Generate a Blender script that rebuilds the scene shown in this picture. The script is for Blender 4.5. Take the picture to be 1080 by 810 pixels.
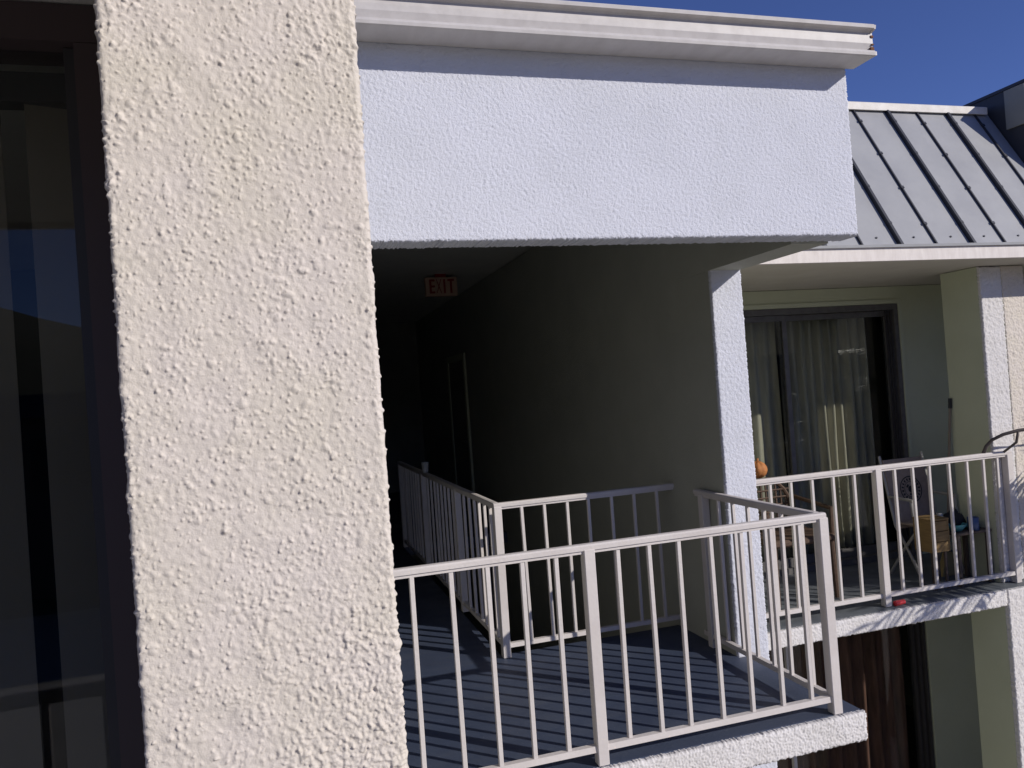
import bpy, bmesh, math, random
import numpy as np
from mathutils import Vector, Matrix
R = math.radians
random.seed(7)
sc = bpy.context.scene
for o in list(bpy.data.objects):
    bpy.data.objects.remove(o)
col = sc.collection

# ------------------------------------------------------------------ camera
YAW, PITCH, ROLL, FPX = 0.2886, 0.0097, 0.0719, 834.25      # FPX for a 1080 px wide frame
cam_d = bpy.data.cameras.new('camera')
cam = bpy.data.objects.new('camera', cam_d); col.objects.link(cam)
fw = Vector((math.sin(YAW)*math.cos(PITCH), math.cos(YAW)*math.cos(PITCH), math.sin(PITCH)))
ri = Vector((math.cos(YAW), -math.sin(YAW), 0)); up = ri.cross(fw)
r2 = ri*math.cos(ROLL) - up*math.sin(ROLL); u2 = ri*math.sin(ROLL) + up*math.cos(ROLL)
cam.matrix_world = Matrix(((r2.x, u2.x, -fw.x, 0), (r2.y, u2.y, -fw.y, 0), (r2.z, u2.z, -fw.z, 0), (0, 0, 0, 1)))
cam_d.sensor_width = 36; cam_d.lens = 36*FPX/1080; cam_d.sensor_fit = 'HORIZONTAL'
cam_d.clip_start = 0.05; cam_d.clip_end = 6000
sc.camera = cam

# ------------------------------------------------------------------ sky, sun, exposure
SUN_AZ, SUN_EL = R(135.5), R(25.8)                          # azimuth clockwise from +Y
w = bpy.data.worlds.new('World'); sc.world = w; w.use_nodes = True
nt = w.node_tree
sky = nt.nodes.new('ShaderNodeTexSky'); sky.sky_type = 'NISHITA'; sky.sun_disc = False
sky.sun_elevation = SUN_EL; sky.sun_rotation = SUN_AZ
sky.air_density = 1.0; sky.dust_density = 0.0; sky.ozone_density = 8.0; sky.altitude = 2500
tint = nt.nodes.new('ShaderNodeMix'); tint.data_type = 'RGBA'; tint.blend_type = 'MULTIPLY'; tint.inputs[0].default_value = 1.0
tint.inputs[7].default_value = (1.16, .88, 1.06, 1)         # the camera's violet leaning white balance
nt.links.new(sky.outputs[0], tint.inputs[6]); nt.links.new(tint.outputs[2], nt.nodes['Background'].inputs[0])
nt.nodes['Background'].inputs[1].default_value = 0.105
sun_d = bpy.data.lights.new('sun', 'SUN'); sun_d.energy = 4.2; sun_d.angle = R(0.5); sun_d.color = (1.0, 0.94, 0.86)
sun = bpy.data.objects.new('sun', sun_d); col.objects.link(sun)
to_sun = Vector((math.sin(SUN_AZ)*math.cos(SUN_EL), math.cos(SUN_AZ)*math.cos(SUN_EL), math.sin(SUN_EL)))
sun.rotation_euler = to_sun.to_track_quat('Z', 'Y').to_euler()
sun.location = (20, -20, 14)
vs = sc.view_settings
vs.view_transform = 'Standard'; vs.look = 'None'; vs.exposure = -0.08; vs.gamma = 1.0; vs.use_curve_mapping = False
sc.render.engine = 'CYCLES'
sc.cycles.max_bounces = 10; sc.cycles.diffuse_bounces = 6; sc.cycles.transparent_max_bounces = 12
sc.cycles.use_denoising = True

# ------------------------------------------------------------------ helpers
def tag(o, label=None, cat=None, group=None, kind=None):
    if label: o['label'] = label
    if cat: o['category'] = cat
    if group: o['group'] = group
    if kind: o['kind'] = kind
    return o

def empty(name, loc=(0, 0, 0), label=None, cat=None, group=None):
    o = bpy.data.objects.new(name, None); col.objects.link(o); o.location = loc
    o.empty_display_size = 0.1
    return tag(o, label, cat, group)

def link(name, me, parent=None):
    o = bpy.data.objects.new(name, me); col.objects.link(o)
    if parent is not None:
        o.parent = parent
        o.matrix_parent_inverse = Matrix.Translation(parent_world(parent)).inverted()
    return o

def parent_world(p):
    v = Vector(p.location)
    q = p.parent
    while q is not None:
        # children built in world coordinates carry location 0 with an inverse offset
        return Vector((0, 0, 0)) if p.location.length == 0 else v
    return v

class MB:
    """collects faces; build() links them as one mesh object (world coordinates)"""
    def __init__(s): s.v = []; s.f = []; s.m = []
    def add(s, vs, fs, m=0):
        b = len(s.v); s.v += [tuple(x) for x in vs]
        s.f += [tuple(i+b for i in f) for f in fs]; s.m += [m]*len(fs); return s
    def box(s, x0, x1, y0, y1, z0, z1, m=0, bev=0.0):
        if bev <= 0:
            vs = [(x, y, z) for z in (z0, z1) for y in (y0, y1) for x in (x0, x1)]
            return s.add(vs, [(0, 2, 3, 1), (4, 5, 7, 6), (0, 1, 5, 4), (2, 6, 7, 3), (0, 4, 6, 2), (1, 3, 7, 5)], m)
        bm = bmesh.new(); bmesh.ops.create_cube(bm, size=1)
        for v in bm.verts:
            v.co = Vector(((x0+x1)/2 + v.co.x*(x1-x0), (y0+y1)/2 + v.co.y*(y1-y0), (z0+z1)/2 + v.co.z*(z1-z0)))
        bmesh.ops.bevel(bm, geom=list(bm.edges), offset=bev, segments=1, affect='EDGES')
        s.bm(bm, m); return s
    def bm(s, bm, m=0):
        bm.verts.index_update()
        s.add([v.co[:] for v in bm.verts], [[v.index for v in f.verts] for f in bm.faces], m); bm.free(); return s
    def prism(s, prof, axis, a0, a1, m=0, cap=True):
        """extrude a closed 2-D profile along axis: X profile (y,z); Y profile (x,z); Z profile (x,y)"""
        n = len(prof)
        def P(p, a):
            return {'X': (a, p[0], p[1]), 'Y': (p[0], a, p[1]), 'Z': (p[0], p[1], a)}[axis]
        vs = [P(p, a0) for p in prof] + [P(p, a1) for p in prof]
        fs = [(i, (i+1) % n, n+(i+1) % n, n+i) for i in range(n)]
        if cap: fs += [tuple(range(n-1, -1, -1)), tuple(range(n, 2*n))]
        return s.add(vs, fs, m)
    def tube(s, pts, r, n=8, m=0, caps=True):
        pts = [Vector(p) for p in pts]; rs = r if isinstance(r, (list, tuple)) else [r]*len(pts)
        vs = []; ref = None
        for i, p in enumerate(pts):
            t = (pts[min(i+1, len(pts)-1)] - pts[max(i-1, 0)]).normalized()
            if ref is None: ref = Vector((0, 0, 1)) if abs(t.z) < .9 else Vector((1, 0, 0))
            a = t.cross(ref).normalized(); b = t.cross(a).normalized(); ref = -b if False else ref
            for k in range(n):
                th = 2*math.pi*k/n
                vs.append(p + a*math.cos(th)*rs[i] + b*math.sin(th)*rs[i])
        fs = []
        for i in range(len(pts)-1):
            for k in range(n):
                fs.append((i*n+k, i*n+(k+1) % n, (i+1)*n+(k+1) % n, (i+1)*n+k))
        if caps: fs += [tuple(range(n-1, -1, -1)), tuple(range((len(pts)-1)*n, len(pts)*n))]
        return s.add(vs, fs, m)
    def bar(s, a, b, wx, wz, m=0):
        """square bar from a to b"""
        a = Vector(a); b = Vector(b); t = (b-a).normalized()
        ref = Vector((0, 0, 1)) if abs(t.z) < .95 else Vector((1, 0, 0))
        u = t.cross(ref).normalized()*wx/2; v = t.cross(u).normalized()*wz/2
        vs = [p+i*u+j*v for p in (a, b) for i, j in ((-1, -1), (1, -1), (1, 1), (-1, 1))]
        return s.add(vs, [(0, 1, 2, 3), (7, 6, 5, 4), (0, 4, 5, 1), (1, 5, 6, 2), (2, 6, 7, 3), (3, 7, 4, 0)], m)
    def mesh(s, name, mats, smooth=False):
        me = bpy.data.meshes.new(name); me.from_pydata(s.v, [], s.f)
        for m in (mats if isinstance(mats, (list, tuple)) else [mats]): me.materials.append(m)
        me.polygons.foreach_set('material_index', s.m)
        bm = bmesh.new(); bm.from_mesh(me); bmesh.ops.recalc_face_normals(bm, faces=bm.faces); bm.to_mesh(me); bm.free()
        if smooth: me.polygons.foreach_set('use_smooth', [True]*len(me.polygons))
        me.update(); return me
    def build(s, name, mats, parent=None, smooth=False):
        return link(name, s.mesh(name, mats, smooth), parent)

# ------------------------------------------------------------------ materials
M = {}
def nodes(name):
    m = bpy.data.materials.new(name); m.use_nodes = True; M[name] = m
    return m, m.node_tree.nodes, m.node_tree.links, m.node_tree.nodes['Principled BSDF']

def mat(name, c, c2=None, rough=0.6, scale=6.0, bump=0.0, bscale=60.0, metal=0.0, spec=0.4, lo=.35, hi=.7, detail=5.0, stretch=(1, 1, 1)):
    m, N, L, B = nodes(name)
    B.inputs['Roughness'].default_value = rough; B.inputs['Metallic'].default_value = metal
    B.inputs['Specular IOR Level'].default_value = spec
    tc = N.new('ShaderNodeTexCoord')
    mp = N.new('ShaderNodeMapping'); mp.inputs['Scale'].default_value = stretch
    L.new(tc.outputs['Object'], mp.inputs['Vector'])
    if c2 is not None:
        n = N.new('ShaderNodeTexNoise'); n.inputs['Scale'].default_value = scale; n.inputs['Detail'].default_value = detail
        n.inputs['Roughness'].default_value = 0.6
        L.new(mp.outputs[0], n.inputs['Vector'])
        r = N.new('ShaderNodeValToRGB'); r.color_ramp.elements[0].position = lo; r.color_ramp.elements[1].position = hi
        r.color_ramp.elements[0].color = (*c, 1); r.color_ramp.elements[1].color = (*c2, 1)
        L.new(n.outputs['Fac'], r.inputs['Fac']); L.new(r.outputs['Color'], B.inputs['Base Color'])
    else:
        B.inputs['Base Color'].default_value = (*c, 1)
    if bump > 0:
        n2 = N.new('ShaderNodeTexNoise'); n2.inputs['Scale'].default_value = bscale; n2.inputs['Detail'].default_value = 4
        L.new(tc.outputs['Object'], n2.inputs['Vector'])
        b = N.new('ShaderNodeBump'); b.inputs['Strength'].default_value = 1.0; b.inputs['Distance'].default_value = bump
        L.new(n2.outputs['Fac'], b.inputs['Height']); L.new(b.outputs['Normal'], B.inputs['Normal'])
    return m

mat('cream_stucco', (.65, .592, .54), (.625, .572, .495), rough=.75, scale=11, bump=.00035, bscale=700, spec=.25, lo=.35, hi=.68)
mat('white_stucco', (.62, .635, .71), (.575, .59, .655), rough=.8, scale=5, bump=.0024, bscale=210, spec=.2)
mat('white_stucco_warm', (.68, .66, .66), (.60, .58, .57), rough=.8, scale=7, bump=.0012, bscale=260, spec=.2)
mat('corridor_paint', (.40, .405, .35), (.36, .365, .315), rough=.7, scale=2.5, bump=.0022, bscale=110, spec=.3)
mat('green_wall', (.55, .575, .425), (.51, .535, .39), rough=.7, scale=3, bump=.0015, bscale=140, spec=.3)
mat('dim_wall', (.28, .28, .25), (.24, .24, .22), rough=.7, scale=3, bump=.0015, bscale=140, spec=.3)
mat('ceiling_paint', (.60, .60, .56), (.55, .55, .52), rough=.8, scale=3, bump=.001, bscale=160, spec=.2)
mat('soffit_paint', (.55, .52, .46), (.50, .47, .41), rough=.8, scale=4, bump=.001, bscale=160, spec=.2)
mat('gutter_paint', (.56, .535, .525), (.46, .435, .425), rough=.5, scale=5, spec=.4, stretch=(3, 1, 3), lo=.4, hi=.8)
def worn_paint(name, c, c2, dust, rough):
    m, N, L, B = nodes(name)
    tc = N.new('ShaderNodeTexCoord')
    def noise(sc_, det, lo, hi, st=(1, 1, 1)):
        mp = N.new('ShaderNodeMapping'); mp.inputs['Scale'].default_value = st; L.new(tc.outputs['Object'], mp.inputs['Vector'])
        n = N.new('ShaderNodeTexNoise'); n.inputs['Scale'].default_value = sc_; n.inputs['Detail'].default_value = det; n.inputs['Roughness'].default_value = .65
        L.new(mp.outputs[0], n.inputs['Vector'])
        r = N.new('ShaderNodeMapRange'); r.inputs['From Min'].default_value = lo; r.inputs['From Max'].default_value = hi
        L.new(n.outputs['Fac'], r.inputs['Value']); return r.outputs[0]
    def mix(fac, a, b):
        x = N.new('ShaderNodeMix'); x.data_type = 'RGBA'
        L.new(fac, x.inputs[0])
        for k, v in ((6, a), (7, b)):
            if isinstance(v, tuple): x.inputs[k].default_value = (*v, 1)
            else: L.new(v, x.inputs[k])
        return x.outputs[2]
    base = mix(noise(3.5, 6, .35, .7), c, c2)
    sm = N.new('ShaderNodeMath'); sm.operation = 'MULTIPLY'; sm.inputs[1].default_value = .35; L.new(noise(1.6, 5, .5, .75, (1, 2.2, 1)), sm.inputs[0])
    base = mix(sm.outputs[0], base, dust)
    sp = noise(85, 2, .70, .74)
    base = mix(sp, base, tuple(min(1, d*1.8) for d in dust))
    L.new(base, B.inputs['Base Color'])
    rr_ = N.new('ShaderNodeMapRange'); rr_.inputs['To Min'].default_value = rough-.1; rr_.inputs['To Max'].default_value = rough+.2
    L.new(noise(2.2, 4, .3, .7), rr_.inputs['Value']); L.new(rr_.outputs[0], B.inputs['Roughness'])
    n2 = N.new('ShaderNodeTexNoise'); n2.inputs['Scale'].default_value = 70; L.new(tc.outputs['Object'], n2.inputs['Vector'])
    b = N.new('ShaderNodeBump'); b.inputs['Distance'].default_value = .001; L.new(n2.outputs['Fac'], b.inputs['Height']); L.new(b.outputs[0], B.inputs['Normal'])
worn_paint('rail_paint', (.62, .58, .56), (.55, .51, .495), (.40, .34, .30), .45)
worn_paint('deck_paint', (.046, .062, .106), (.036, .048, .085), (.10, .108, .13), .55)
mat('balcony_paint', (.15, .165, .18), (.09, .10, .115), rough=.55, scale=6, bump=.0008, bscale=90, spec=.4)
mat('roof_metal', (.37, .375, .385), (.31, .315, .33), rough=.42, scale=3, bump=.006, bscale=3.5, spec=.5)
mat('seam_metal', (.035, .037, .05), rough=.5)
mat('roof_dark', (.045, .047, .055), (.035, .037, .045), rough=.5, scale=4)
mat('cap_metal', (.78, .75, .71), (.62, .58, .53), rough=.4, scale=12)
mat('eave_paint', (.72, .67, .64), (.62, .57, .54), rough=.6, scale=9, stretch=(4, 1, 1))
mat('dark_frame', (.045, .042, .042), rough=.45)
mat('brown_frame', (.075, .052, .05), rough=.5)
mat('alu_frame', (.13, .125, .12), (.09, .085, .085), rough=.45, scale=20)
mat('trim_paint', (.53, .56, .42), rough=.6)
mat('curtain_cloth', (.50, .46, .36), (.34, .315, .25), rough=.9, scale=4, spec=.1, stretch=(6, 1, .6))
mat('brown_cloth', (.24, .125, .095), (.10, .055, .045), rough=.9, scale=5, spec=.1, stretch=(8, 1, .6))
mat('blind_vinyl', (.24, .20, .15), rough=.7)
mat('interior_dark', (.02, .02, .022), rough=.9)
mat('stair_concrete', (.13, .13, .13), (.09, .09, .09), rough=.9, scale=8)
mat('paving', (.52, .49, .43), (.44, .415, .37), rough=.9, scale=1.5)
mat('grass', (.05, .08, .025), (.08, .10, .04), rough=.9, scale=4)
mat('hill_scrub', (.05, .055, .035), (.09, .085, .055), rough=.95, scale=.02)
mat('palm_leaf', (.05, .085, .025), (.09, .12, .04), rough=.5, scale=8)
mat('palm_bark', (.16, .12, .085), (.10, .075, .055), rough=.9, scale=20)
mat('orange_skin', (.46, .19, .06), (.36, .13, .04), rough=.7, scale=30, bump=.004, bscale=60)
mat('wicker', (.10, .06, .038), (.06, .036, .025), rough=.7, scale=60)
mat('tan_canvas', (.32, .26, .22), (.27, .215, .18), rough=.85, scale=30)
mat('yellow_wood', (.24, .155, .06), (.17, .105, .04), rough=.6, scale=8, stretch=(1, 1, 9))
mat('dark_wood', (.10, .075, .06), (.07, .05, .04), rough=.6, scale=8, stretch=(9, 1, 1))
mat('white_tube', (.34, .33, .31), rough=.4)
mat('ink', (.02, .02, .022), rough=.6)
mat('black_cloth', (.018, .018, .02), rough=.8, bump=.003, bscale=30)
mat('teal_glaze', (.05, .22, .24), (.10, .30, .30), rough=.3, scale=25)
mat('blue_glaze', (.06, .10, .22), rough=.3)
mat('red_paint', (.55, .035, .04), rough=.35)
mat('grey_plastic', (.42, .42, .41), rough=.5)
mat('broom_wood', (.22, .18, .14), rough=.6)
mat('bristle', (.34, .26, .12), rough=.9)
mat('sign_face', (.50, .33, .24), rough=.5)
mat('sign_red', (.24, .012, .012), rough=.4)
mat('iron', (.09, .075, .07), rough=.5)
mat('rust', (.16, .07, .035), rough=.9)
mat('door_paint', (.22, .21, .19), rough=.5)

m, N, L, B = nodes('glass')
N.remove(B)
tr = N.new('ShaderNodeBsdfTransparent'); tr.inputs[0].default_value = (.86, .88, .87, 1)
gl = N.new('ShaderNodeBsdfGlossy'); gl.inputs['Roughness'].default_value = 0.0
lw = N.new('ShaderNodeLayerWeight'); lw.inputs['Blend'].default_value = .5
pw_ = N.new('ShaderNodeMath'); pw_.operation = 'POWER'; pw_.inputs[1].default_value = 5; L.new(lw.outputs['Facing'], pw_.inputs[0])
fr = N.new('ShaderNodeMath'); fr.operation = 'MULTIPLY_ADD'; fr.inputs[1].default_value = .97; fr.inputs[2].default_value = .026; L.new(pw_.outputs[0], fr.inputs[0])
mx = N.new('ShaderNodeMixShader')
L.new(fr.outputs[0], mx.inputs[0]); L.new(tr.outputs[0], mx.inputs[1]); L.new(gl.outputs[0], mx.inputs[2])
L.new(mx.outputs[0], N['Material Output'].inputs['Surface'])

# ------------------------------------------------------------------ stucco relief
def band_noise(shape, res, lam, rng, width=.5):
    """isotropic band-limited noise with feature size lam (metres), unit variance"""
    n = rng.standard_normal(shape)
    F = np.fft.rfft2(n)
    fy = np.fft.fftfreq(shape[0], res)[:, None]; fx = np.fft.rfftfreq(shape[1], res)[None, :]
    f = np.sqrt(fx**2+fy**2)+1e-9
    H = np.exp(-(np.log(f*lam)/width)**2)
    a = np.fft.irfft2(F*H, s=shape)
    return a/(a.std()+1e-12)

def smooth(a, b, x):
    t = np.clip((x-a)/(b-a), 0, 1); return t*t*(3-2*t)

def splat_domes(shape, res, count, rmin, rmax, h, rng):
    out = np.zeros(shape)
    for _ in range(count):
        r = rmin*(rmax/rmin)**(rng.random()**1.7)
        e = 1+.8*rng.random(); th = math.pi*rng.random()
        ci = rng.random()*shape[0]; cj = rng.random()*shape[1]
        k = int(r*e/res)+2
        i0, i1 = max(0, int(ci)-k), min(shape[0], int(ci)+k+1); j0, j1 = max(0, int(cj)-k), min(shape[1], int(cj)+k+1)
        if i1 <= i0 or j1 <= j0: continue
        yy = (np.arange(i0, i1)-ci)[:, None]*res; xx = (np.arange(j0, j1)-cj)[None, :]*res
        a = (xx*math.cos(th)+yy*math.sin(th))/e; b = -xx*math.sin(th)+yy*math.cos(th)
        d = np.clip(1-(a*a+b*b)/(r*r), 0, 1)
        out[i0:i1, j0:j1] = np.maximum(out[i0:i1, j0:j1], d**.75*h*(r/rmax)**.7*(.6+.6*rng.random()))
    return out

def relief_box(x0, x1, y0, y1, z0, z1, hmap, res, name, mats, edge=.006, ragged=.0, rng=None, parent=None, zcap=None):
    """box whose -Y face is a displaced grid; slot 0 front, slot 1 the other faces"""
    nz, nx = hmap.shape
    xs = np.linspace(x0, x1, nx); zs = np.linspace(z0, z1, nz)
    X, Z = np.meshgrid(xs, zs)
    dx = np.minimum(X-x0, x1-X); dz = np.minimum(Z-z0, z1-Z)
    back = np.zeros_like(X)
    for d in (dx, dz):
        t = np.clip(1-d/edge, 0, 1); back += edge*(1-np.sqrt(np.clip(1-t*t, 0, 1)))
    Y = y0 - hmap + np.minimum(back, edge*1.3)
    if ragged > 0:
        e1 = np.clip(1-dx/(edge*2), 0, 1); e2 = np.clip(1-dz/(edge*2), 0, 1)
        X = X + np.sign(X-(x0+x1)/2)*e1*(hmap/ max(1e-6, hmap.max())-.35)*ragged
        Z = Z + np.sign(Z-(z0+z1)/2)*e2*(hmap/ max(1e-6, hmap.max())-.35)*ragged
    V = np.stack([X, Y, Z], -1).reshape(-1, 3)
    I = np.arange(nz*nx).reshape(nz, nx)
    F = np.stack([I[:-1, :-1], I[:-1, 1:], I[1:, 1:], I[1:, :-1]], -1).reshape(-1, 4)
    ring = np.concatenate([I[0, :], I[1:, -1], I[-1, -2::-1], I[-2:0:-1, 0]])
    B0 = len(V); bv = V[ring].copy(); bv[:, 1] = y1
    V = np.concatenate([V, bv]); n = len(ring); k = np.arange(n)
    S = np.stack([ring[k], B0+k, B0+(k+1) % n, ring[(k+1) % n]], -1)
    me = bpy.data.meshes.new(name)
    nv = len(V); nf = len(F)+len(S)
    back_face = list(range(B0, B0+n))
    me.vertices.add(nv); me.vertices.foreach_set('co', V.astype(np.float32).ravel())
    me.loops.add(nf*4+n)
    me.loops.foreach_set('vertex_index', np.concatenate([F.ravel(), S.ravel(), np.array(back_face)]).astype(np.int32))
    me.polygons.add(nf+1)
    me.polygons.foreach_set('loop_start', np.concatenate([np.arange(nf)*4, [nf*4]]).astype(np.int32))
    for m_ in mats: me.materials.append(m_)
    mi = np.zeros(nf+1, np.int32); mi[len(F):] = len(mats)-1
    me.polygons.foreach_set('material_index', mi)
    sm = np.ones(nf+1, bool); sm[len(F):] = False
    me.polygons.foreach_set('use_smooth', sm)
    me.update(calc_edges=True); me.validate()
    return link(name, me, parent)

def fine_stucco(wd, ht, res, seed, amp=.0022, lam=.014):
    rng = np.random.default_rng(seed)
    sh = (max(4, int(round(ht/res))+1), max(4, int(round(wd/res))+1))
    pad = (sh[0]+16, sh[1]+16)
    a = band_noise(pad, res, lam, rng, .45)
    b = band_noise(pad, res, lam*2.6, rng, .5)
    pit = smooth(1.2, 2.1, band_noise(pad, res, lam*.8, rng, .4))
    h = amp*(smooth(-.6, 1.6, a)*1.1 + .25*b - 1.5*pit)
    return h[8:8+sh[0], 8:8+sh[1]]

# ================================================================== SETTING
FL = -1.60            # walkway and balcony floor
GZ = -4.35            # ground
bm_ = MB(); bm_.add([(-2500, -2500, GZ), (2500, -2500, GZ), (2500, 2500, GZ), (-2500, 2500, GZ)], [(0, 1, 2, 3)])
tag(bm_.build('ground', M['grass']), kind='structure')
pv = MB(); pv.box(-40, 40, -18, 4.2, GZ-.2, GZ+.02)
tag(pv.build('bounce_pavement', M['paving']), kind='structure')  # pale paving out of view, added to bounce fill light into soffits and corridor
hl = MB(); nh = 90; hv = []; hf = []
for i in range(nh+1):
    a = R(100+160*i/nh)                                     # ridge behind the viewer
    el = 6.4 + max(-2.2, min(2.6, (math.degrees(a)-192)*.27)) + .5*math.sin(a*7+2) + .15*math.sin(a*31)
    for j, (d, k) in enumerate(((380, 0), (520, .5), (760, 1.0), (1100, .1))):
        hv.append((math.sin(a)*d, math.cos(a)*d, GZ-1 + k*math.tan(R(el))*760))
for i in range(nh):
    for j in range(3): hf.append((i*4+j, i*4+j+1, i*4+j+5, i*4+j+4))
hl.add(hv, hf); tag(hl.build('hill', M['hill_scrub'], smooth=True), kind='structure')

# walkway floor (stairwell opening left free)
XW = 2.414; YP = 4.003; YF = 3.105; XF = 2.684
wf = MB()
wf.box(.092, 2.515, YF+.03, 3.99, FL-.12, FL)
wf.box(.092, XW-.002, 3.99, 4.70, FL-.12, FL)
wf.box(.092, 1.20, 4.70, 8.75, FL-.12, FL)
wf.box(.092, XW-.002, 8.75, 14, FL-.12, FL)
tag(wf.build('walkway_floor', M['deck_paint']), kind='structure')
nf_ = MB(); nf_.box(2.622, 7.0, 4.31, 5.62, FL-.105, FL)
tag(nf_.build('balcony_floor', M['balcony_paint']), kind='structure')
lf = MB(); lf.box(2.622, 7.0, 4.31, 5.62, -4.2, -4.08)
tag(lf.build('lower_balcony_floor', M['balcony_paint']), kind='structure')
hf_ = MB(); hf_.box(-2.6, -.125, .12, 1.24, FL-.12, FL)
tag(hf_.build('near_balcony_floor', M['balcony_paint']), kind='structure')

# walkway slab edge
h = fine_stucco(2.43, .135, .004, 31, .0030, .016)
o = relief_box(.092, 2.525, YF, YF+.03, -1.737, FL-.003, h, .004, 'slab_edge', [M['white_stucco_warm']], edge=.012, ragged=.006)
tag(o, 'rough white stucco edge band of the walkway floor below the long white railing', 'slab edge')
h = fine_stucco(2.07, .11, .005, 32, .0030, .018)
o = relief_box(2.622, 4.698, 4.28, 4.308, -1.712, FL-.003, h, .005, 'slab_edge', [M['white_stucco_warm']], edge=.010, ragged=.006)
tag(o, 'thin white stucco edge band of the neighbouring balcony floor, striped by leaf shadows', 'slab edge')

# ------------------------------------------------------------------ near pillar
PY = 0.70; PX0, PX1 = -.1757*PY, .128*PY
res = .0009
def near_relief():
    rng = np.random.default_rng(5)
    nz = int(.98/res); nx = int((PX1-PX0)/res)+1
    pad = (nz+20, nx+20)
    zz = np.linspace(-.49, .49, pad[0])[:, None]; xx = np.linspace(0, 1, pad[1])[None, :]
    low = band_noise(pad, res, .05, rng, .5)
    mid = band_noise(pad, res, .009, rng, .45)
    blob = band_noise(pad, res, .0062, rng, .38)
    dens = band_noise(pad, res, .09, rng, .5)
    crag = band_noise(pad, res, .010, rng, .55)
    crag2 = band_noise(pad, res, .005, rng, .5)
    domes = splat_domes(pad, res, 2600, .0009, .0036, .00155, rng)
    lumps = splat_domes(pad, res, 130, .0025, .0065, .0023, rng)
    holes = splat_domes(pad, res, 140, .0008, .0032, .0026, rng)
    low_right = smooth(-.02, -.30, zz)*smooth(.28, .72, xx + .06*low)
    top_right = smooth(.15, .33, zz)*smooth(.45, .85, xx)
    crg = np.clip(low_right + .45*top_right + .12*smooth(.6, 1.6, dens), 0, 1)
    h = .00022*low + .00014*mid
    h = h + .0013*smooth(1.05-.35*np.clip(dens, -1, 1), 2.4, blob)
    h = h + domes*(.5+.5*smooth(-1.2, .3, dens)) + lumps*(.4+.6*crg)
    h = h + crg*(.0011*(smooth(-.5, 1.2, crag)) + .00022*crag2)
    h = h - holes*(.4+.6*crg)
    fine = band_noise(pad, res, .0028, rng, .5)
    h = h + .00004*fine
    return h[10:10+nz, 10:10+nx]
hm = near_relief()
o = relief_box(PX0, PX1, PY, PY+.10, -.49, .49, hm, res, 'stucco_pillar', [M['cream_stucco'], M['cream_stucco']], edge=.006, ragged=.004)
pb = MB(); pb.box(PX0, PX1, PY+.002, PY+.1, .4885, .75); pb.box(PX0, PX1, PY+.002, PY+.1, GZ, -.4885)
pb.box(PX0+.002, PX1-.002, PY+.1, 14, GZ, 1.36, 1)
pw = pb.build('side_wall', [M['cream_stucco'], M['dim_wall']], None)
pw.parent = o
tag(o, 'sunlit cream pillar with coarse knobbly stucco beside the dark window', 'pillar')

# ------------------------------------------------------------------ corridor wall with its white end, beam, ceiling
h = fine_stucco(.206, 5.70, .005, 41, .0022, .013)
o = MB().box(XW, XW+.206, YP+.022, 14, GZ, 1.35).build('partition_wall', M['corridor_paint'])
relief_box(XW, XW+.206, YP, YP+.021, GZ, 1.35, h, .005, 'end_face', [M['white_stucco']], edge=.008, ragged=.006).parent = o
tag(o, 'dim green corridor wall ending in a narrow sunlit white stucco face', 'wall')

h = fine_stucco(XF-.092, .80, .0036, 51, .0016, .0105)
o = relief_box(.092, XF, YF, YF+.13, .62, 1.425, h, .0036, 'stucco_beam', [M['white_stucco'], M['white_stucco']], edge=.010, ragged=.007)
rb = MB(); rb.box(2.405, XF-.07, YF+.131, YP+.4, .610, 1.42)
rr = rb.build('return_beam', M['corridor_paint']); rr.parent = o
tag(o, 'broad bluish white stucco beam under the gutter, above the open walkway', 'beam')
rf = MB(); rf.box(.092, XF-.13, YF+.131, 14, 1.362, 1.50); rf.box(.05, XF, YF-.01, 14, 1.50, 1.53, 1)
tag(rf.build('walkway_ceiling', [M['ceiling_paint'], M['roof_dark']]), kind='structure')
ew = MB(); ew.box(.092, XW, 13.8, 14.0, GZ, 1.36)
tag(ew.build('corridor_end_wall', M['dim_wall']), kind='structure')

# gutter
g = empty('gutter', (1.4, 2.95, 1.41), 'white metal roof gutter with lipped front running along the top of the beam', 'gutter')
yo = YF-.165
prof = [(yo, 1.552), (yo-.004, 1.546), (yo-.002, 1.534), (yo+.022, 1.531), (yo+.030, 1.524), (yo+.026, 1.500), (yo+.026, 1.475), (yo+.034, 1.450),
        (yo+.036, 1.440), (yo+.006, 1.434), (yo+.002, 1.424), (yo+.004, 1.412), (yo+.014, 1.409), (YF-.004, 1.412), (YF-.004, 1.552), (YF-.012, 1.552), (YF-.012, 1.420), (yo+.042, 1.419), (yo+.042, 1.47), (yo+.036, 1.54), (yo+.012, 1.552)]
MB().prism(prof, 'X', -.2, 2.712).build('trough', M['gutter_paint'], g)
ec = MB(); ec.prism([(yo-.001, 1.549), (yo+.002, 1.532), (yo+.028, 1.524), (yo+.026, 1.47), (yo+.036, 1.439), (yo+.006, 1.430), (yo+.006, 1.413), (YF-.004, 1.413), (YF-.004, 1.549)], 'X', 2.712, 2.722)
ec.build('end_cap', M['gutter_paint'], g)
for z, dz, dx in ((1.506, .010, .006), (1.470, .006, .004), (1.450, .014, .010)):
    MB().box(2.716-dx, 2.7235, yo+.022, yo+.034, z-dz/2, z+dz/2).build('rust_spot', M['rust'], g)

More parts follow.
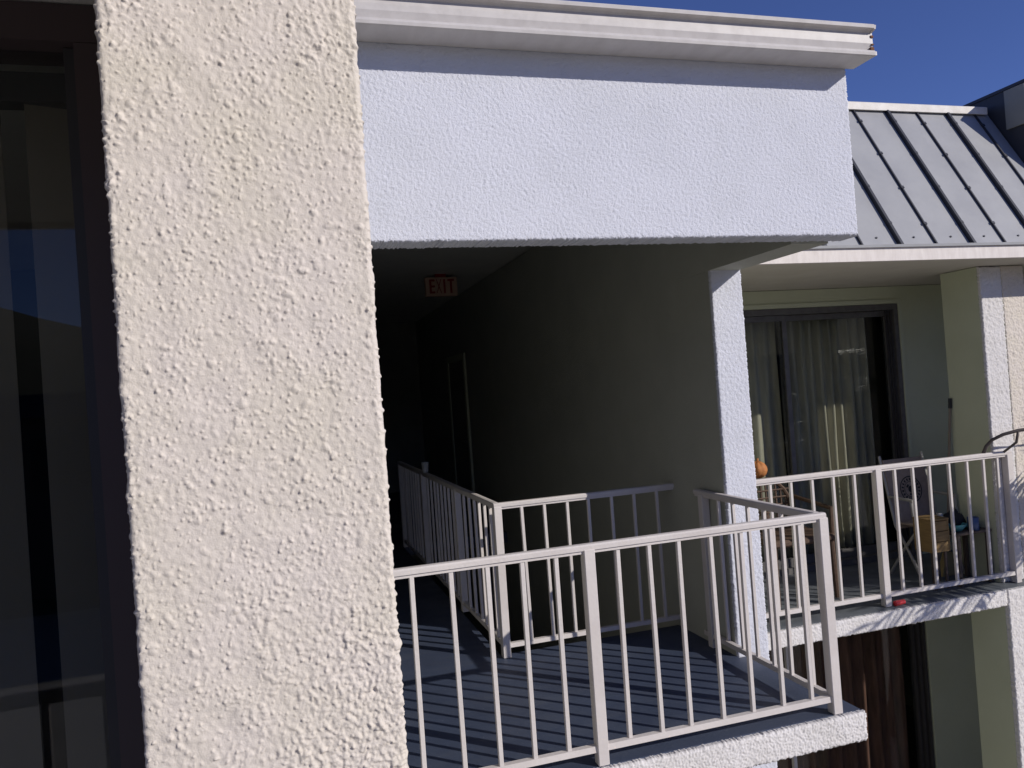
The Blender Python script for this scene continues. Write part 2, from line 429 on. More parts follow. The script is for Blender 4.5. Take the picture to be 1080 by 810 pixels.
# EXIT sign
ex = empty('exit_sign', (1.82, 8.6, 1.36), 'pale box sign with red EXIT lettering hanging from the dark corridor ceiling', 'sign')
MB().box(1.64, 2.0, 8.60, 8.66, 1.115, 1.325, bev=.006).build('housing', M['sign_face'], ex)
MB().box(1.76, 1.88, 8.61, 8.65, 1.325, 1.362).build('ceiling_mount', M['sign_red'], ex)
lt = MB(); z0, z1 = 1.145, 1.30; yy0, yy1 = 8.592, 8.600; t = .022
lt.box(1.685, 1.685+t, yy0, yy1, z0, z1)
for zz in (z0, (z0+z1)/2-t/2, z1-t): lt.box(1.685+t, 1.745, yy0, yy1, zz, zz+t)
for s in (-1, 1): lt.bar((1.79-s*.026, 8.596-.0005*s, z0), (1.79+s*.026, 8.596-.0005*s, z1), t, .007)
lt.box(1.843, 1.843+t, yy0, yy1, z0, z1)
lt.box(1.917, 1.917+t, yy0, yy1, z0, z1-t); lt.box(1.89, 1.966, yy0, yy1, z1-t, z1)
lt.build('lettering', M['sign_red'], ex)

# corridor door on the right wall
d = empty('corridor_door', (XW, 10.8, FL), 'plain door in a pale frame deep inside the dark corridor', 'door')
fr_ = MB(); fr_.box(XW-.03, XW-.001, 10.2, 10.29, FL+.002, .56); fr_.box(XW-.03, XW-.001, 11.2, 11.29, FL+.002, .56); fr_.box(XW-.03, XW-.001, 10.29, 11.2, .47, .56)
fr_.build('door_frame', M['trim_paint'], d)
dl = MB().box(XW-.018, XW-.001, 10.29, 11.2, FL+.004, .47).build('door_leaf', M['door_paint'], d)
hb = MB(); hb.tube([(XW-.018, 10.37, -.62), (XW-.06, 10.37, -.62)], .012); hb.tube([(XW-.06, 10.37, -.62), (XW-.06, 10.47, -.62)], .009)
hb.build('handle', M['alu_frame'], d)

# stairs in the stairwell
st = empty('stair_flight', (1.8, 4.75, GZ), 'concrete stair flight going down inside the railed stairwell', 'stairs')
for i in range(15):
    z = FL-.175*(i+1)
    MB().box(1.22, XW-.01, 4.72+.26*i, 4.72+.26*(i+1)+.02, z-.06, z).build('step', M['stair_concrete'], st)
MB().add([(1.20, 4.70, FL-.13), (1.20, 8.7, FL-.13-.175*14), (1.20, 8.7, FL-.45-.175*14), (1.20, 4.70, FL-.45),
          (1.22, 4.70, FL-.13), (1.22, 8.7, FL-.13-.175*14), (1.22, 8.7, FL-.45-.175*14), (1.22, 4.70, FL-.45)],
         [(0, 1, 2, 3), (7, 6, 5, 4), (0, 4, 5, 1), (1, 5, 6, 2), (2, 6, 7, 3), (3, 7, 4, 0)]).build('stringer', M['rail_paint'], st)

# ------------------------------------------------------------------ railings
ZR = -.666
bal_me = MB().box(-.0095, .0095, -.0095, .0095, FL+.075, ZR-.025, bev=.002).mesh('baluster', M['rail_paint'])
post_me = MB().box(-.0245, .0245, -.0245, .0245, FL+.001, ZR-.022, bev=.003).mesh('post', M['rail_paint'])
def place(me, name, x, y, parent, dz=0, tilt=0.0):
    o = bpy.data.objects.new(name, me); col.objects.link(o); o.parent = parent
    o.location = Vector((x, y, dz)) - Vector(parent.location)
    o.rotation_euler = (random.gauss(0, .003), random.gauss(0, .003), random.gauss(0, .03))
    return o
CAP = [(-.021, -.026), (-.021, -.008), (-.016, -.0015), (-.006, 0), (.006, 0), (.016, -.0015), (.021, -.008), (.021, -.026), (.013, -.026), (.013, -.040), (-.013, -.040), (-.013, -.026)]
def railing(axis, c, a0, a1, posts, bals, label, b0=None, b1=None, group=None, mats='rail_paint'):
    loc = (a0, c, FL) if axis == 'X' else (c, a0, FL)
    g = empty('railing', loc, label, 'railing', group)
    k = MB().prism([(c+p[0], ZR+p[1]) for p in CAP], axis, a0, a1); k.build('top_rail', M[mats], g)
    b0 = a0 if b0 is None else b0; b1 = a1 if b1 is None else b1
    MB().prism([(c+x, FL+z) for x, z in ((-.016, .058), (-.014, .084), (.014, .084), (.016, .058))], axis, b0, b1).build('bottom_rail', M[mats], g)
    for p in posts:
        x, y = (p, c) if axis == 'X' else (c, p)
        place(post_me, 'post', x, y, g)
    for p in bals:
        x, y = (p, c) if axis == 'X' else (c, p)
        place(bal_me, 'baluster', x, y, g)
    return g
Y1 = 3.153
front = railing('X', Y1, .10, 2.405, [1.217, 2.385], [.16, .31, .462, .617, .771, .923, 1.072, 1.355, 1.498, 1.645, 1.80, 1.957, 2.11, 2.262],
        'long white metal railing along the outer edge of the walkway', b1=2.365)
ret = railing('Y', 2.383, Y1+.0225, 4.29, [4.215], [3.30, 3.45, 3.60, 3.75, 3.90, 4.05],
        'short white railing closing the walkway end in front of the white wall end')
Y3 = 4.646; X3 = 1.226
back = railing('X', Y3, X3-.022, XW-.002, [X3+.003], [1.375, 1.525, 1.68, 1.825, 1.98, 2.137, 2.29],
        'white railing between the walkway and the stairwell, half in shade against the green wall')
left = railing('Y', X3, Y3+.0225, 8.68, [5.78, 7.2, 8.62], [4.80+.148*i for i in range(6)] + [5.93+.148*i for i in range(8)] + [7.35+.148*i for i in range(8)],
        'long white railing running back along the stairwell into the dark corridor')
YN = 4.388
nb = railing('X', YN, 2.625, 4.93, [2.66, 3.785, 4.905], [2.81, 2.965, 3.122, 3.28, 3.44, 3.607, 3.93, 4.075, 4.225, 4.385, 4.545, 4.69, 4.815],
        'white railing of the neighbouring balcony with leaf shadows on its bars')
near = railing('X', .26, -2.5, -.16, [-2.4, -1.3, -.2], [-2.27+.137*i for i in range(7)] + [-1.163+.137*i for i in range(7)],
        'white railing of the balcony outside the dark window')

# pale cup on the stairwell railing
cp = MB(); ring = 14
for (za, ra), (zb, rb_) in zip([(0, .026), (.09, .034), (.09, .031), (.006, .023)], [(.09, .034), (.09, .031), (.006, .023), (.006, .0)]):
    vs_ = [(1.226+r*math.cos(2*math.pi*k/ring), 7.05+r*math.sin(2*math.pi*k/ring), ZR+z) for z, r in ((za, ra), (zb, rb_)) for k in range(ring)]
    cp.add(vs_, [(k, (k+1) % ring, ring+(k+1) % ring, ring+k) for k in range(ring)])
tag(cp.build('cup', M['grey_plastic'], smooth=True), 'small pale cup standing on the shaded stairwell railing', 'cup')

# ------------------------------------------------------------------ neighbouring balcony: back wall, columns, roof
YB = 5.40
bw = MB()
bw.box(2.622, 3.05, YB, YB+.18, FL+.001, .648); bw.box(4.995, 7.0, YB, YB+.18, FL+.001, .648); bw.box(3.05, 4.995, YB, YB+.18, .505, .648)
o = bw.build('back_wall', M['green_wall'])
tag(o, 'shaded pale green wall around the curtained glass door', 'wall')
bw = MB()
bw.box(2.622, 3.05, YB, YB+.18, -4.08, FL-.107); bw.box(5.045, 7.0, YB, YB+.18, -4.08, FL-.107); bw.box(3.05, 5.045, YB, YB+.18, -1.98, FL-.107)
o = bw.build('back_wall', M['green_wall'])
tag(o, 'shaded green wall of the lower storey beside the brown curtained opening', 'wall')

CY = 4.42
h = fine_stucco(.20, 2.25, .006, 61, .0032, .018)
o = MB().box(4.82, 5.02, CY+.021, 4.76, FL+.001, .648).build('stucco_column', M['green_wall'])
relief_box(4.82, 5.02, CY, CY+.020, FL+.001, .648, h, .006, 'end_face', [M['white_stucco_warm']], edge=.008, ragged=.006).parent = o
tag(o, 'narrow white stucco column at the end of the neighbouring balcony', 'column')
h = fine_stucco(.207, 2.25, .006, 62, .0034, .020)
o = relief_box(5.018, 5.225, CY-.0015, CY+.10, FL+.001, .648, h, .006, 'stucco_column', [M['cream_stucco'], M['green_wall']], edge=.004)
tag(o, 'wide cream stucco column beyond the neighbouring balcony railing', 'column')
h = fine_stucco(.70, 2.74, .006, 63, .0034, .020)
o = MB().box(4.70, 5.40, 4.311, 4.60, GZ+.021, FL-.106).build('stucco_column', M['green_wall'])
relief_box(4.70, 5.40, 4.278, 4.31, GZ+.021, FL-.003, h, .006, 'end_face', [M['white_stucco_warm']], edge=.008, ragged=.006).parent = o
tag(o, 'sunlit white stucco column of the lower storey under the balcony slab end', 'column')
ow = MB(); ow.box(5.74, 7.2, 4.30, 4.40, GZ, .648)  # added out of view; its edge bounds the sun patch on the curtain
o = ow.build('sun_blocker_wall', M['cream_stucco']); tag(o, 'unseen cream wall added past the column to cut the sun patch on the curtain', 'wall')
sd = MB(); sd.box(7.0, 7.2, 4.5, 8.4, GZ, .66)
o = sd.build('side_wall', M['green_wall']); tag(o, 'green end wall of the neighbouring balcony past the columns', 'wall')

# mansard roof
ms = empty('mansard_roof', (4.4, 4.1, .65), 'steep grey standing seam metal roof with white cap above the neighbouring balcony', 'roof')
EY, EZ, TY, TZ = 4.10, .755, 4.775, 1.893
sl = Vector((0, TY-EY, TZ-EZ)); sn = Vector((0, -(TZ-EZ), TY-EY)).normalized(); su = sl.normalized()
XR1 = 5.40
seams = [2.70, 2.985, 3.27, 3.557, 3.848, 4.137, 4.43, 4.705, 4.985, 5.255]
edges = [2.69] + seams[1:] + [XR1]
def slope_pt(x, s, n): 
    p = Vector((x, EY, EZ)) + sl*s + sn*n; return p
def slope_box(mb, xa, xb, s0, s1, n0, n1):
    vs_ = [slope_pt(x, s, n) for n in (n0, n1) for s in (s0, s1) for x in (xa, xb)]
    return mb.add(vs_, [(0, 2, 3, 1), (4, 5, 7, 6), (0, 1, 5, 4), (2, 6, 7, 3), (0, 4, 6, 2), (1, 3, 7, 5)])
for i in range(len(edges)-1):
    pn = slope_box(MB(), edges[i]+.004, edges[i+1]-.004, -.012, .995, -.012+.0008*random.uniform(-1, 1), 0).build('metal_panel', M['roof_metal'], ms)
    xm = (edges[i]+edges[i+1])/2 + random.uniform(-.02, .02)
    q = MB(); q.tube([slope_pt(xm, .045, 0), slope_pt(xm, .045, .006)], .007, 8); q.build('screw', M['seam_metal'], pn)
for i, x in enumerate(seams[1:]):
    big = (i % 2 == 1)
    q = MB()
    slope_box(q, x-(.010 if big else .005), x+(.010 if big else .005), -.014, .99, -.004, .026 if big else .014)
    if big: slope_box(q, x-.014, x+.014, -.014, .99, -.004, .006)
    s_ = q.build('seam', M['seam_metal'], ms)
    q = MB()
    for k in range(4): slope_box(q, x-.012, x+.012, .12+.25*k, .135+.25*k, .010, .028 if big else .018)
    q.build('clip', M['seam_metal'], s_)
MB().prism([(TY-.045, TZ-.03), (TY-.048, TZ+.022), (TY-.03, TZ+.032), (TY+.2, TZ+.032), (TY+.2, TZ+.02), (TY-.02, TZ+.015), (TY-.03, TZ-.03)], 'X', 2.69, 5.36).build('cap_strip', M['cap_metal'], ms)
MB().box(2.623, XR1+.2, 4.078, 4.115, .652, .742).build('eave_board', M['eave_paint'], ms)
MB().prism([(4.062, .735), (4.060, .752), (4.12, .762), (4.12, .744), (4.077, .744), (4.077, .735)], 'X', 2.688, XR1+.2).build('drip_edge', M['roof_metal'], ms)
MB().box(2.623, 7.0, 4.116, 5.60, .652, .70).build('soffit', M['soffit_paint'], ms)
MB().add([(2.69, EY+.02, .76), (2.69, TY, TZ-.03), (2.69, 8.4, TZ-.03), (2.69, 8.4, .76), (XR1-.003, EY+.02, .76), (XR1-.003, TY, TZ-.03), (XR1-.003, 8.4, TZ-.03), (XR1-.003, 8.4, .76)],
         [(0, 1, 2, 3), (7, 6, 5, 4), (0, 4, 5, 1), (1, 5, 6, 2), (2, 6, 7, 3), (3, 7, 4, 0)]).build('roof_core', M['roof_dark'], ms)
# block beyond the roof end
rbk = empty('roof_block', (5.8, 5, .65), 'dark metal clad side of the roof block rising past the end of the grey roof', 'roof')
MB().box(5.405, 7.5, 4.42, 9, .72, 2.0).build('side_cladding', M['roof_dark'], rbk)
MB().box(5.395, 7.55, 4.41, 9, 2.0, 2.022).build('coping', M['seam_metal'], rbk)
MB().box(5.385, 5.403, 4.43, 4.60, 1.70, 1.99).build('stucco_patch', M['dim_wall'], rbk)

# ------------------------------------------------------------------ sliding door with curtain
sd_ = empty('sliding_door', (4.0, YB+.06, FL), 'wide sliding glass door in a dark aluminium frame on the neighbouring balcony', 'door')
f = MB(); f.box(3.05, 4.995, YB-.004, YB+.10, .455, .503); f.box(3.05, 3.10, YB-.004, YB+.10, FL+.002, .455); f.box(4.955, 4.995, YB-.004, YB+.10, FL+.002, .455)
f.box(3.10, 4.955, YB+.004, YB+.10, FL+.002, FL+.05)
f.build('frame', M['alu_frame'], sd_)
t_ = MB(); t_.box(3.0, 5.03, YB-.010, YB-.001, .506, .54); t_.box(4.998, 5.03, YB-.012, YB-.001, FL+.002, .506)
t_.build('trim', M['trim_paint'], sd_)
for i, (a, b, y) in enumerate(((3.10, 3.93, YB+.03), (3.885, 4.955, YB+.065))):
    lf_ = MB(); z0, z1 = FL+.052, .452
    lf_.box(a, a+.045, y, y+.028, z0, z1); lf_.box(b-.04, b, y, y+.028, z0, z1); lf_.box(a+.045, b-.04, y, y+.028, z0, z0+.07); lf_.box(a+.045, b-.04, y, y+.028, z1-.045, z1)
    lo = lf_.build('door_panel', M['alu_frame'], sd_)
    MB().box(a+.045, b-.04, y+.011, y+.016, z0+.07, z1-.045).build('pane', M['glass'], lo)
tr_ = MB()
for k in range(3): tr_.box(4.925-.018*k, 4.933-.018*k, YB+.006+.006*k, YB+.02+.006*k, FL+.06, .45)
tr_.build('track', M['dark_frame'], sd_)

def curtain(name, label, x0, x1, y, z0, z1, pleat, depth, mat_, seed, cat='curtain'):
    rnd = random.Random(seed)
    n = int((x1-x0)/.008); xs = []; ys = []; ph = 0
    for i in range(n+1):
        x = x0+(x1-x0)*i/n; ph += .008/pleat*2*math.pi*rnd.uniform(.55, 1.45)
        xs.append(x); ys.append(y + depth*math.sin(ph) + depth*.35*math.sin(ph*.37+1))
    mb = MB(); nz = 6; vs_ = []
    for j in range(nz+1):
        tz = j/nz
        for i in range(n+1):
            vs_.append((xs[i]+.006*math.sin(i*.3+j), ys[i]*1+(.012*math.sin(i*.11+j*.8))*(1-tz), z0+(z1-z0)*tz))
    fs_ = [(j*(n+1)+i, j*(n+1)+i+1, (j+1)*(n+1)+i+1, (j+1)*(n+1)+i) for j in range(nz) for i in range(n)]
    mb.add(vs_, fs_)
    o = mb.build(name, mat_, smooth=True)
    so = o.modifiers.new('thickness', 'SOLIDIFY'); so.thickness = .002
    return tag(o, label, cat)
curtain('curtain', 'long grey green pleated curtain behind the sliding door, filling its wide middle', 3.97, 4.77, YB+.15, FL+.03, .47, .095, .028, M['curtain_cloth'], 3)
curtain('curtain', 'grey curtain behind the fixed door pane next to the white wall end', 3.08, 3.90, YB+.15, FL+.03, .47, .12, .02, M['curtain_cloth'], 9)
rm = MB()
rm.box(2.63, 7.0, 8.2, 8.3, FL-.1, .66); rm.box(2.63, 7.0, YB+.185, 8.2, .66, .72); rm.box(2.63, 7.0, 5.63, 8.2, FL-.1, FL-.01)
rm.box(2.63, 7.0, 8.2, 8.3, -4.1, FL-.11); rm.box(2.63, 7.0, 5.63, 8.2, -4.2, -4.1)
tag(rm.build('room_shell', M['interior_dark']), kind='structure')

# lower storey opening
ld = empty('sliding_door', (4.0, YB+.05, -4.08), 'dark glass door of the lower storey with reddish brown curtains', 'door')
f = MB(); f.box(3.05, 5.04, YB+.002, YB+.10, -2.03, -1.983); f.box(3.05, 3.10, YB+.002, YB+.10, -4.078, -2.03)
for k in range(3): f.box(4.94+.034*k, 4.962+.034*k, YB+.05-.022*k, YB+.10-.022*k, -4.078, -2.03)
f.build('frame', M['dark_frame'], ld)
MB().box(3.70, 3.73, YB+.03, YB+.06, -4.07, -2.03).build('stile', M['rail_paint'], ld)
MB().box(3.10, 4.94, YB+.072, YB+.078, -4.07, -2.03).build('pane', M['glass'], ld)
curtain('curtain', 'reddish brown curtain hanging behind the lower storey door', 3.10, 4.90, YB+.16, -4.05, -2.0, .13, .035, M['brown_cloth'], 21)

# ------------------------------------------------------------------ things on the neighbouring balcony
def chair_wicker(x, y):
    c = empty('wicker_chair', (x, y, FL), 'dark brown wicker chair with an orange ball on its back, behind the balcony railing', 'chair')
    wd = .24
    for sx in (-1, 1):
        for sy in (-1, 1):
            MB().tube([(x+sx*wd, y+sy*.22, FL+.001), (x+sx*wd*.97, y+sy*.21, FL+.42)], .018).build('leg', M['wicker'], c)
    MB().box(x-.26, x+.26, y-.25, y+.25, FL+.40, FL+.45, bev=.015).build('seat', M['wicker'], c)
    b = MB()
    arc = [(x+.25*math.cos(t), y+.24+.02*math.sin(t), FL+.45+.36*math.sin(t)**.6 if math.sin(t) > 0 else FL+.45) for t in [math.pi*k/14 for k in range(15)]]
    b.tube(arc, .016)
    for k in range(-5, 6): b.tube([(x+k*.042, y+.245, FL+.44), (x+k*.042, y+.255, FL+.45+.36*max(.05, 1-(k*.042/.26)**2)**.35)], .008, 5)
    for k in range(5): b.tube([(x-.235, y+.246, FL+.50+k*.055), (x+.235, y+.246, FL+.50+k*.055)], .007, 5)
    b.build('backrest', M['wicker'], c)
    for sx in (-1, 1):
        MB().tube([(x+sx*.25, y-.2, FL+.42), (x+sx*.26, y-.2, FL+.62), (x+sx*.26, y+.22, FL+.66)], .016).build('armrest', M['wicker'], c)
    return c
chair_wicker(3.42, 4.93)
ob = bmesh.new(); bmesh.ops.create_uvsphere(ob, u_segments=28, v_segments=16, radius=.068)
for v in ob.verts:
    a = math.atan2(v.co.y, v.co.x); v.co *= (1+.05*math.cos(a*9))*(1+random.uniform(-.03, .03)); v.co.z *= .92
o = MB(); o.bm(ob); o.tube([(0, 0, .055), (.004, 0, .085)], .008, 6)
o = o.build('orange_ball', M['orange_skin'], smooth=True); o.location = (3.41, 5.185, FL+.45+.36+.074)
tag(o, 'fuzzy orange ball perched on the back of the wicker chair', 'ball')

def emblem_chair():
    c = empty('folding_chair', (4.58, 4.85, FL), 'folding chair with tan canvas back bearing a round black emblem', 'chair')
    yb = 4.92
    MB().add([(4.40, yb, -1.24), (4.78, yb, -1.24), (4.76, yb+.10, -.73), (4.40, yb+.10, -.73), (4.40, yb+.012, -1.24), (4.78, yb+.012, -1.24), (4.76, yb+.112, -.73), (4.40, yb+.112, -.73)],
             [(0, 1, 2, 3), (7, 6, 5, 4), (0, 4, 5, 1), (1, 5, 6, 2), (2, 6, 7, 3), (3, 7, 4, 0)]).build('backrest', M['tan_canvas'], c)
    MB().box(4.42, 4.78, 4.70, 4.92, -1.205, -1.19, bev=.004).build('seat', M['tan_canvas'], c)
    for sx in (4.395, 4.79):
        pts = [(sx, 5.05, -.70), (sx, 4.93, -1.22), (sx, 4.80, -1.42), (sx, 4.70, -1.59)]
        MB().tube(pts, .011).build('leg', M['white_tube'], c)
        MB().tube([(sx, 4.70, -1.20), (sx, 4.86, -1.38), (sx, 5.02, -1.59)], .011).build('leg', M['white_tube'], c)
        MB().tube([(sx, 4.74, -1.01), (sx, 4.97, -1.0)], .012).build('armrest', M['white_tube'], c)
        MB().tube([(sx, 4.76, -1.01), (sx, 4.74, -1.2)], .010).build('arm_post', M['white_tube'], c)
    # round emblem: rings, a ring of marks and a centre figure, lying on the canvas
    e = MB(); cx, cz = 4.60, -.965
    def onc(a, r): 
        xx, zz = cx+r*math.cos(a), cz+r*math.sin(a)
        return (xx, yb+.10*(zz+1.24)/.51-.0025, zz)
    def arc(r0, r1, a0, a1, n):
        vs_ = [onc(a0+(a1-a0)*k/n, r) for k in range(n+1) for r in (r0, r1)]
        e.add(vs_, [(2*k, 2*k+1, 2*k+3, 2*k+2) for k in range(n)])
    arc(.092, .100, 0, 2*math.pi, 40); arc(.056, .060, 0, 2*math.pi, 32)
    for k in range(18):
        a = 2*math.pi*k/18; arc(.066, .085, a, a+.17, 2)
    arc(0, .026, 0, 2*math.pi, 12); arc(.03, .045, .5, 1.2, 4); arc(.03, .045, 2.0, 2.7, 4); arc(.03, .046, 4.2, 5.2, 5)
    e.build('emblem', M['ink'], c)
emblem_chair()
cr = empty('stool', (4.37, 4.57, FL), 'small stool with a deep yellow wooden box seat beside the low table', 'stool')
for k in range(3):
    for ya in (4.49, 4.64): MB().box(4.312, 4.438, ya, ya+.012, -1.335+.073*k, -1.267+.073*k).build('slat', M['yellow_wood'], cr)
for sx in (4.299, 4.439): MB().box(sx, sx+.012, 4.489, 4.653, -1.336, -1.117).build('side_board', M['yellow_wood'], cr)
MB().box(4.295, 4.455, 4.485, 4.657, -1.116, -1.102, bev=.003).build('top_board', M['yellow_wood'], cr)
for sx in (4.325, 4.425):
    for sy in (4.512, 4.630): MB().tube([(sx, sy, FL+.001), (sx, sy, -1.28)], .011).build('leg', M['dark_wood'], cr)
tb = empty('low_table', (4.65, 4.58, FL), 'low dark wooden table crowded with teal and blue dishes', 'table')
for k in range(3): MB().box(4.50, 4.81, 4.47+.08*k, 4.545+.08*k, FL+.36, FL+.38, bev=.003).build('plank', M['dark_wood'], tb)
for sx in (4.52, 4.79):
    for sy in (4.49, 4.69): MB().box(sx-.013, sx+.013, sy-.013, sy+.013, FL+.001, FL+.36).build('leg', M['dark_wood'], tb)
def lathe(name, prof, loc, mat_, label, cat, n=16, group=None):
    mb = MB(); vs_ = [(r*math.cos(2*math.pi*k/n), r*math.sin(2*math.pi*k/n), z) for r, z in prof for k in range(n)]
    mb.add(vs_, [(j*n+k, j*n+(k+1) % n, (j+1)*n+(k+1) % n, (j+1)*n+k) for j in range(len(prof)-1) for k in range(n)])
    o = mb.build(name, mat_, smooth=True); o.location = loc; return tag(o, label, cat, group)
zt = FL+.381
lathe('bowl', [(0, 0), (.035, 0), (.04, .006), (.075, .05), (.07, .05), (.035, .012), (0, .012)], (4.575, 4.55, zt), M['teal_glaze'], 'wide teal bowl on the low balcony table', 'bowl')
lathe('mug', [(0, 0), (.036, 0), (.038, .09), (.034, .09), (.032, .008), (0, .008)], (4.69, 4.51, zt), M['blue_glaze'], 'dark blue mug on the low balcony table', 'mug')
lathe('plate', [(0, 0), (.05, 0), (.09, .014), (.088, .018), (.05, .006), (0, .006)], (4.735, 4.62, zt), M['teal_glaze'], 'flat teal plate on the low balcony table', 'plate')
lathe('jar', [(0, 0), (.03, 0), (.034, .03), (.034, .08), (.02, .10), (.022, .115), (0, .115)], (4.545, 4.66, zt), M['white_tube'], 'small white jar on the low balcony table', 'jar')
bg = bmesh.new(); bmesh.ops.create_icosphere(bg, subdivisions=4, radius=.075)
rr_ = random.Random(4)
for v in bg.verts:
    n_ = .06*math.sin(v.co.x*71+1)*math.sin(v.co.z*53)+.05*math.sin(v.co.y*61+v.co.z*33)
    v.co *= 1+n_; v.co.z = max(-.055, v.co.z*1.2)
    if v.co.z > .05: v.co.x *= .6; v.co.y *= .6
o = MB().bm(bg).build('bag', M['black_cloth'], smooth=True); o.location = (4.645, 4.635, FL+.381+.055)
o.scale = (1, 1, 1.0)
tag(o, 'small slumped black bag on the low balcony table', 'bag')
br = empty('broom', (4.7, 4.8, FL), 'broom with a grey handle and black cap leaning on the balcony column', 'broom')
MB().tube([(4.72, 4.79, FL+.16), (4.801, 4.745, -.36)], .009).build('handle', M['broom_wood'], br)
MB().tube([(4.801, 4.745, -.36), (4.806, 4.742, -.285)], .013).build('cap', M['ink'], br)
MB().add([(4.63, 4.76, FL+.001), (4.80, 4.76, FL+.001), (4.80, 4.82, FL+.001), (4.63, 4.82, FL+.001), (4.69, 4.775, FL+.17), (4.75, 4.775, FL+.17), (4.75, 4.805, FL+.17), (4.69, 4.805, FL+.17)],
         [(0, 3, 2, 1), (4, 5, 6, 7), (0, 1, 5, 4), (1, 2, 6, 5), (2, 3, 7, 6), (3, 0, 4, 7)]).build('bristles', M['bristle'], br)
o = MB().tube([(-.045, 0, 0), (-.04, 0, 0), (.04, .01, 0), (.045, .01, 0)], [.012, .018, .016, .012], 12).build('can', M['red_paint'], smooth=False)
o.location = (3.86, 4.345, FL+.019); tag(o, 'small crushed red can lying by the balcony railing post', 'can')

# curved iron handrail at the far column
hr = empty('handrail', (4.7, 4.388, -.668), 'dark curved iron handrail end fixed in front of the cream column', 'handrail')
MB().tube([(4.70, 4.388, -.668), (4.715, 4.375, -.62), (4.74, 4.345, -.575), (4.79, 4.30, -.54), (4.87, 4.25, -.517), (4.98, 4.22, -.51), (5.4, 4.22, -.515), (5.88, 4.295, -.52)], .012, 8).build('rail', M['iron'], hr, smooth=True)
MB().tube([(4.87, 4.25, -.52), (4.868, 4.27, -.60), (4.866, 4.372, -.672)], .009, 8).build('bracket', M['iron'], hr, smooth=True)

# ------------------------------------------------------------------ palm outside the balcony (its leaf tips reach the view)
pm = empty('palm_tree', (6.7, 3.2, GZ), 'palm with arching green fronds growing in front of the far column', 'palm')
px_, py_, pz_ = 6.7, 3.2, -.55
tp = [(px_+.10*math.sin(k*.5), py_+.04*math.sin(k*.7), GZ+(pz_-GZ)*k/10) for k in range(11)]
MB().tube(tp, [.13-.004*k for k in range(11)], 10).build('trunk', M['palm_bark'], pm, smooth=True)
def frond(az, el, ln, seed):
    rnd = random.Random(seed); mb = MB(); pts = []; p = Vector(tp[-1]); e = el; n = 16
    d = Vector((math.cos(az), math.sin(az), 0))
    for k in range(n+1):
        pts.append(p.copy()); p = p + (d*math.cos(e)+Vector((0, 0, math.sin(e))))*ln/n; e -= .075
    mb.tube(pts, [.014*(1-k/(n+2)) for k in range(n+1)], 5)
    side = d.cross(Vector((0, 0, 1))).normalized()
    for k in range(2, n*2+1):
        q = pts[min(n-1, k//2)].lerp(pts[min(n, k//2+1)], .5*(k % 2)); t = (pts[min(n, k//2+1)]-pts[max(0, k//2-1)]).normalized()
        L_ = .42*math.sin(math.pi*min(1, (k+3)/(2*n+5)))**.7*rnd.uniform(.85, 1.1)+.05
        for s in (-1, 1):
            v = (side*s*.8 + t*.75 + Vector((0, 0, rnd.uniform(-.35, .05)))).normalized()
            wv = t.cross(v).cross(v).normalized()*.013
            tip = q+v*L_+Vector((0, 0, -.10*L_)); md = q+v*L_*.45
            mb.add([q-wv*.5, md-wv, tip, md+wv, q+wv*.5], [(0, 1, 2, 3, 4)])
    return mb.build('frond', M['palm_leaf'], pm)
rnd = random.Random(12)
for i in range(24):
    az = 2*math.pi*i/24+rnd.uniform(-.1, .1); dg = math.degrees(az) % 360
    if 118 < dg < 232: frond(az, R(rnd.uniform(2, 42)), rnd.uniform(1.6, 2.0), 100+i)
    elif 232 <= dg < 300: frond(az, R(rnd.uniform(66, 78)), rnd.uniform(1.1, 1.3), 100+i)
    else: frond(az, R(rnd.uniform(20, 60)), rnd.uniform(.8, 1.0), 100+i)

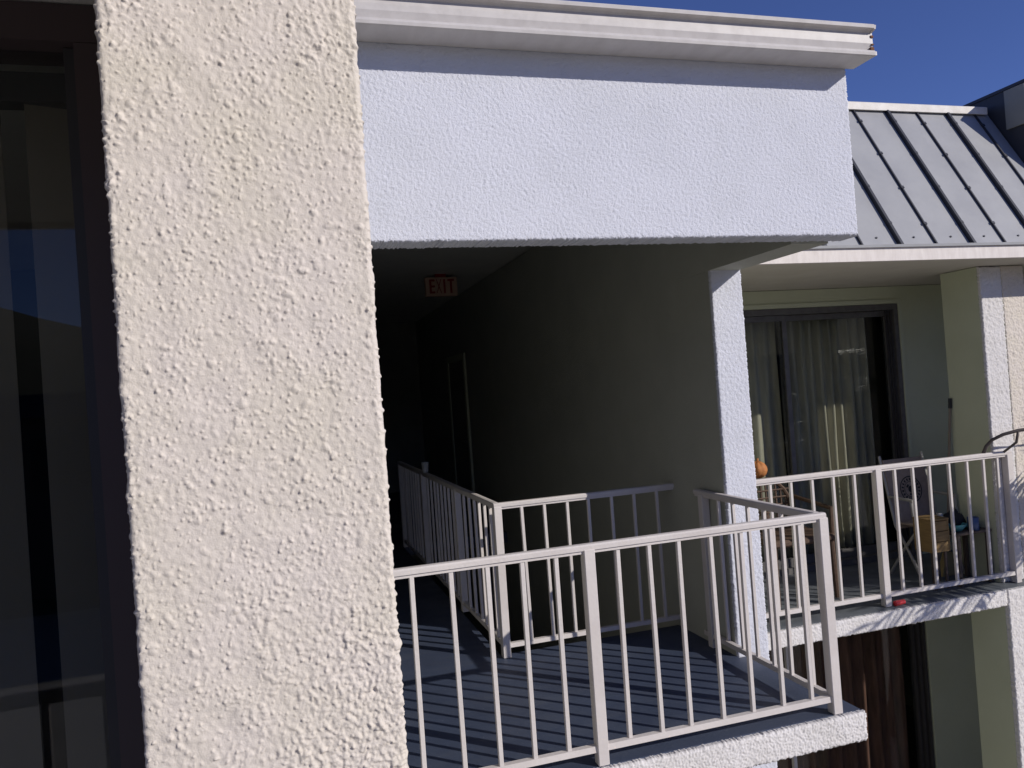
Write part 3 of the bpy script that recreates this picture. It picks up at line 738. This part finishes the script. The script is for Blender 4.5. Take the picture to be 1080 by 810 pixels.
# ------------------------------------------------------------------ near unit: window, blind, soffit
WY = 1.27
wn = empty('window', (-.9, WY, -1.6), 'dark window in a brown frame beside the cream pillar, reflecting blue sky', 'window')
f = MB(); f.box(-.245, PX0+.001, WY-.03, WY+.06, FL+.002, .54); f.box(-1.95, -1.90, WY-.03, WY+.06, FL+.002, .54); f.box(-1.90, -.245, WY-.03, WY+.06, FL+.002, FL+.06)
f.box(-1.95, PX0+.001, WY-.03, WY+.06, .541, .594)
f.build('frame', M['brown_frame'], wn)
MB().box(-.262, -.246, WY-.012, WY+.03, FL+.06, .539).build('stile', M['dark_frame'], wn)
MB().box(-1.90, -.262, WY+.004, WY+.010, FL+.06, .539).build('pane', M['glass'], wn)
vb = empty('vertical_blind', (-.9, WY+.09, .5), 'grey vertical blind slats hanging behind the dark window', 'blind')
MB().box(-1.9, -.26, WY+.07, WY+.11, .49, .535).build('head_rail', M['dark_frame'], vb)
for k in range(14):
    x = -.312-.093*k; 
    q = MB(); a_ = R(18); cx_, sx_ = math.cos(a_)*.029, math.sin(a_)*.029
    q.add([(x-cx_, WY+.09-sx_, FL+.05), (x+cx_, WY+.09+sx_, FL+.05), (x+cx_, WY+.09+sx_, .49), (x-cx_, WY+.09-sx_, .49),
           (x-cx_, WY+.0915-sx_, FL+.05), (x+cx_, WY+.0915+sx_, FL+.05), (x+cx_, WY+.0915+sx_, .49), (x-cx_, WY+.0915-sx_, .49)],
          [(0, 1, 2, 3), (7, 6, 5, 4), (0, 4, 5, 1), (1, 5, 6, 2), (2, 6, 7, 3), (3, 7, 4, 0)])
    q.build('slat', M['blind_vinyl'], vb)
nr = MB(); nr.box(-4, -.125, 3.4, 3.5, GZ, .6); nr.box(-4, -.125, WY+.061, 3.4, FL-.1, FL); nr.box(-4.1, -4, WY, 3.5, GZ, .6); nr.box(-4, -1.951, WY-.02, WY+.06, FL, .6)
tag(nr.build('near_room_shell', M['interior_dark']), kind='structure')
es = MB(); es.box(-4.2, PX1, -.06, 3.5, .597, .80)
es.box(-4.2, PX1, -.08, -.06, .58, .86, 1)
tag(es.build('eave', [M['soffit_paint'], M['eave_paint']]), 'painted soffit and eave above the dark window and cream pillar', 'eave')

# low wing behind the viewer, added to darken the window reflection
ob_ = empty('reflection_building', (0, -16, GZ), 'unseen low dark wing added across the courtyard to darken the window reflection', 'building')
MB().box(-28, 26, -27, -20, GZ+.01, .2).build('wall', M['dark_wood'], ob_)
MB().prism([(-27.5, .2), (-19.5, .2), (-20.2, .8), (-26.8, .8)], 'X', -28.5, 26.5).build('roof', M['roof_dark'], ob_)
for k in range(13): MB().box(-26+4*k, -24+4*k, -20.002, -19.95, -1.6, -.3).build('window', M['interior_dark'], ob_)
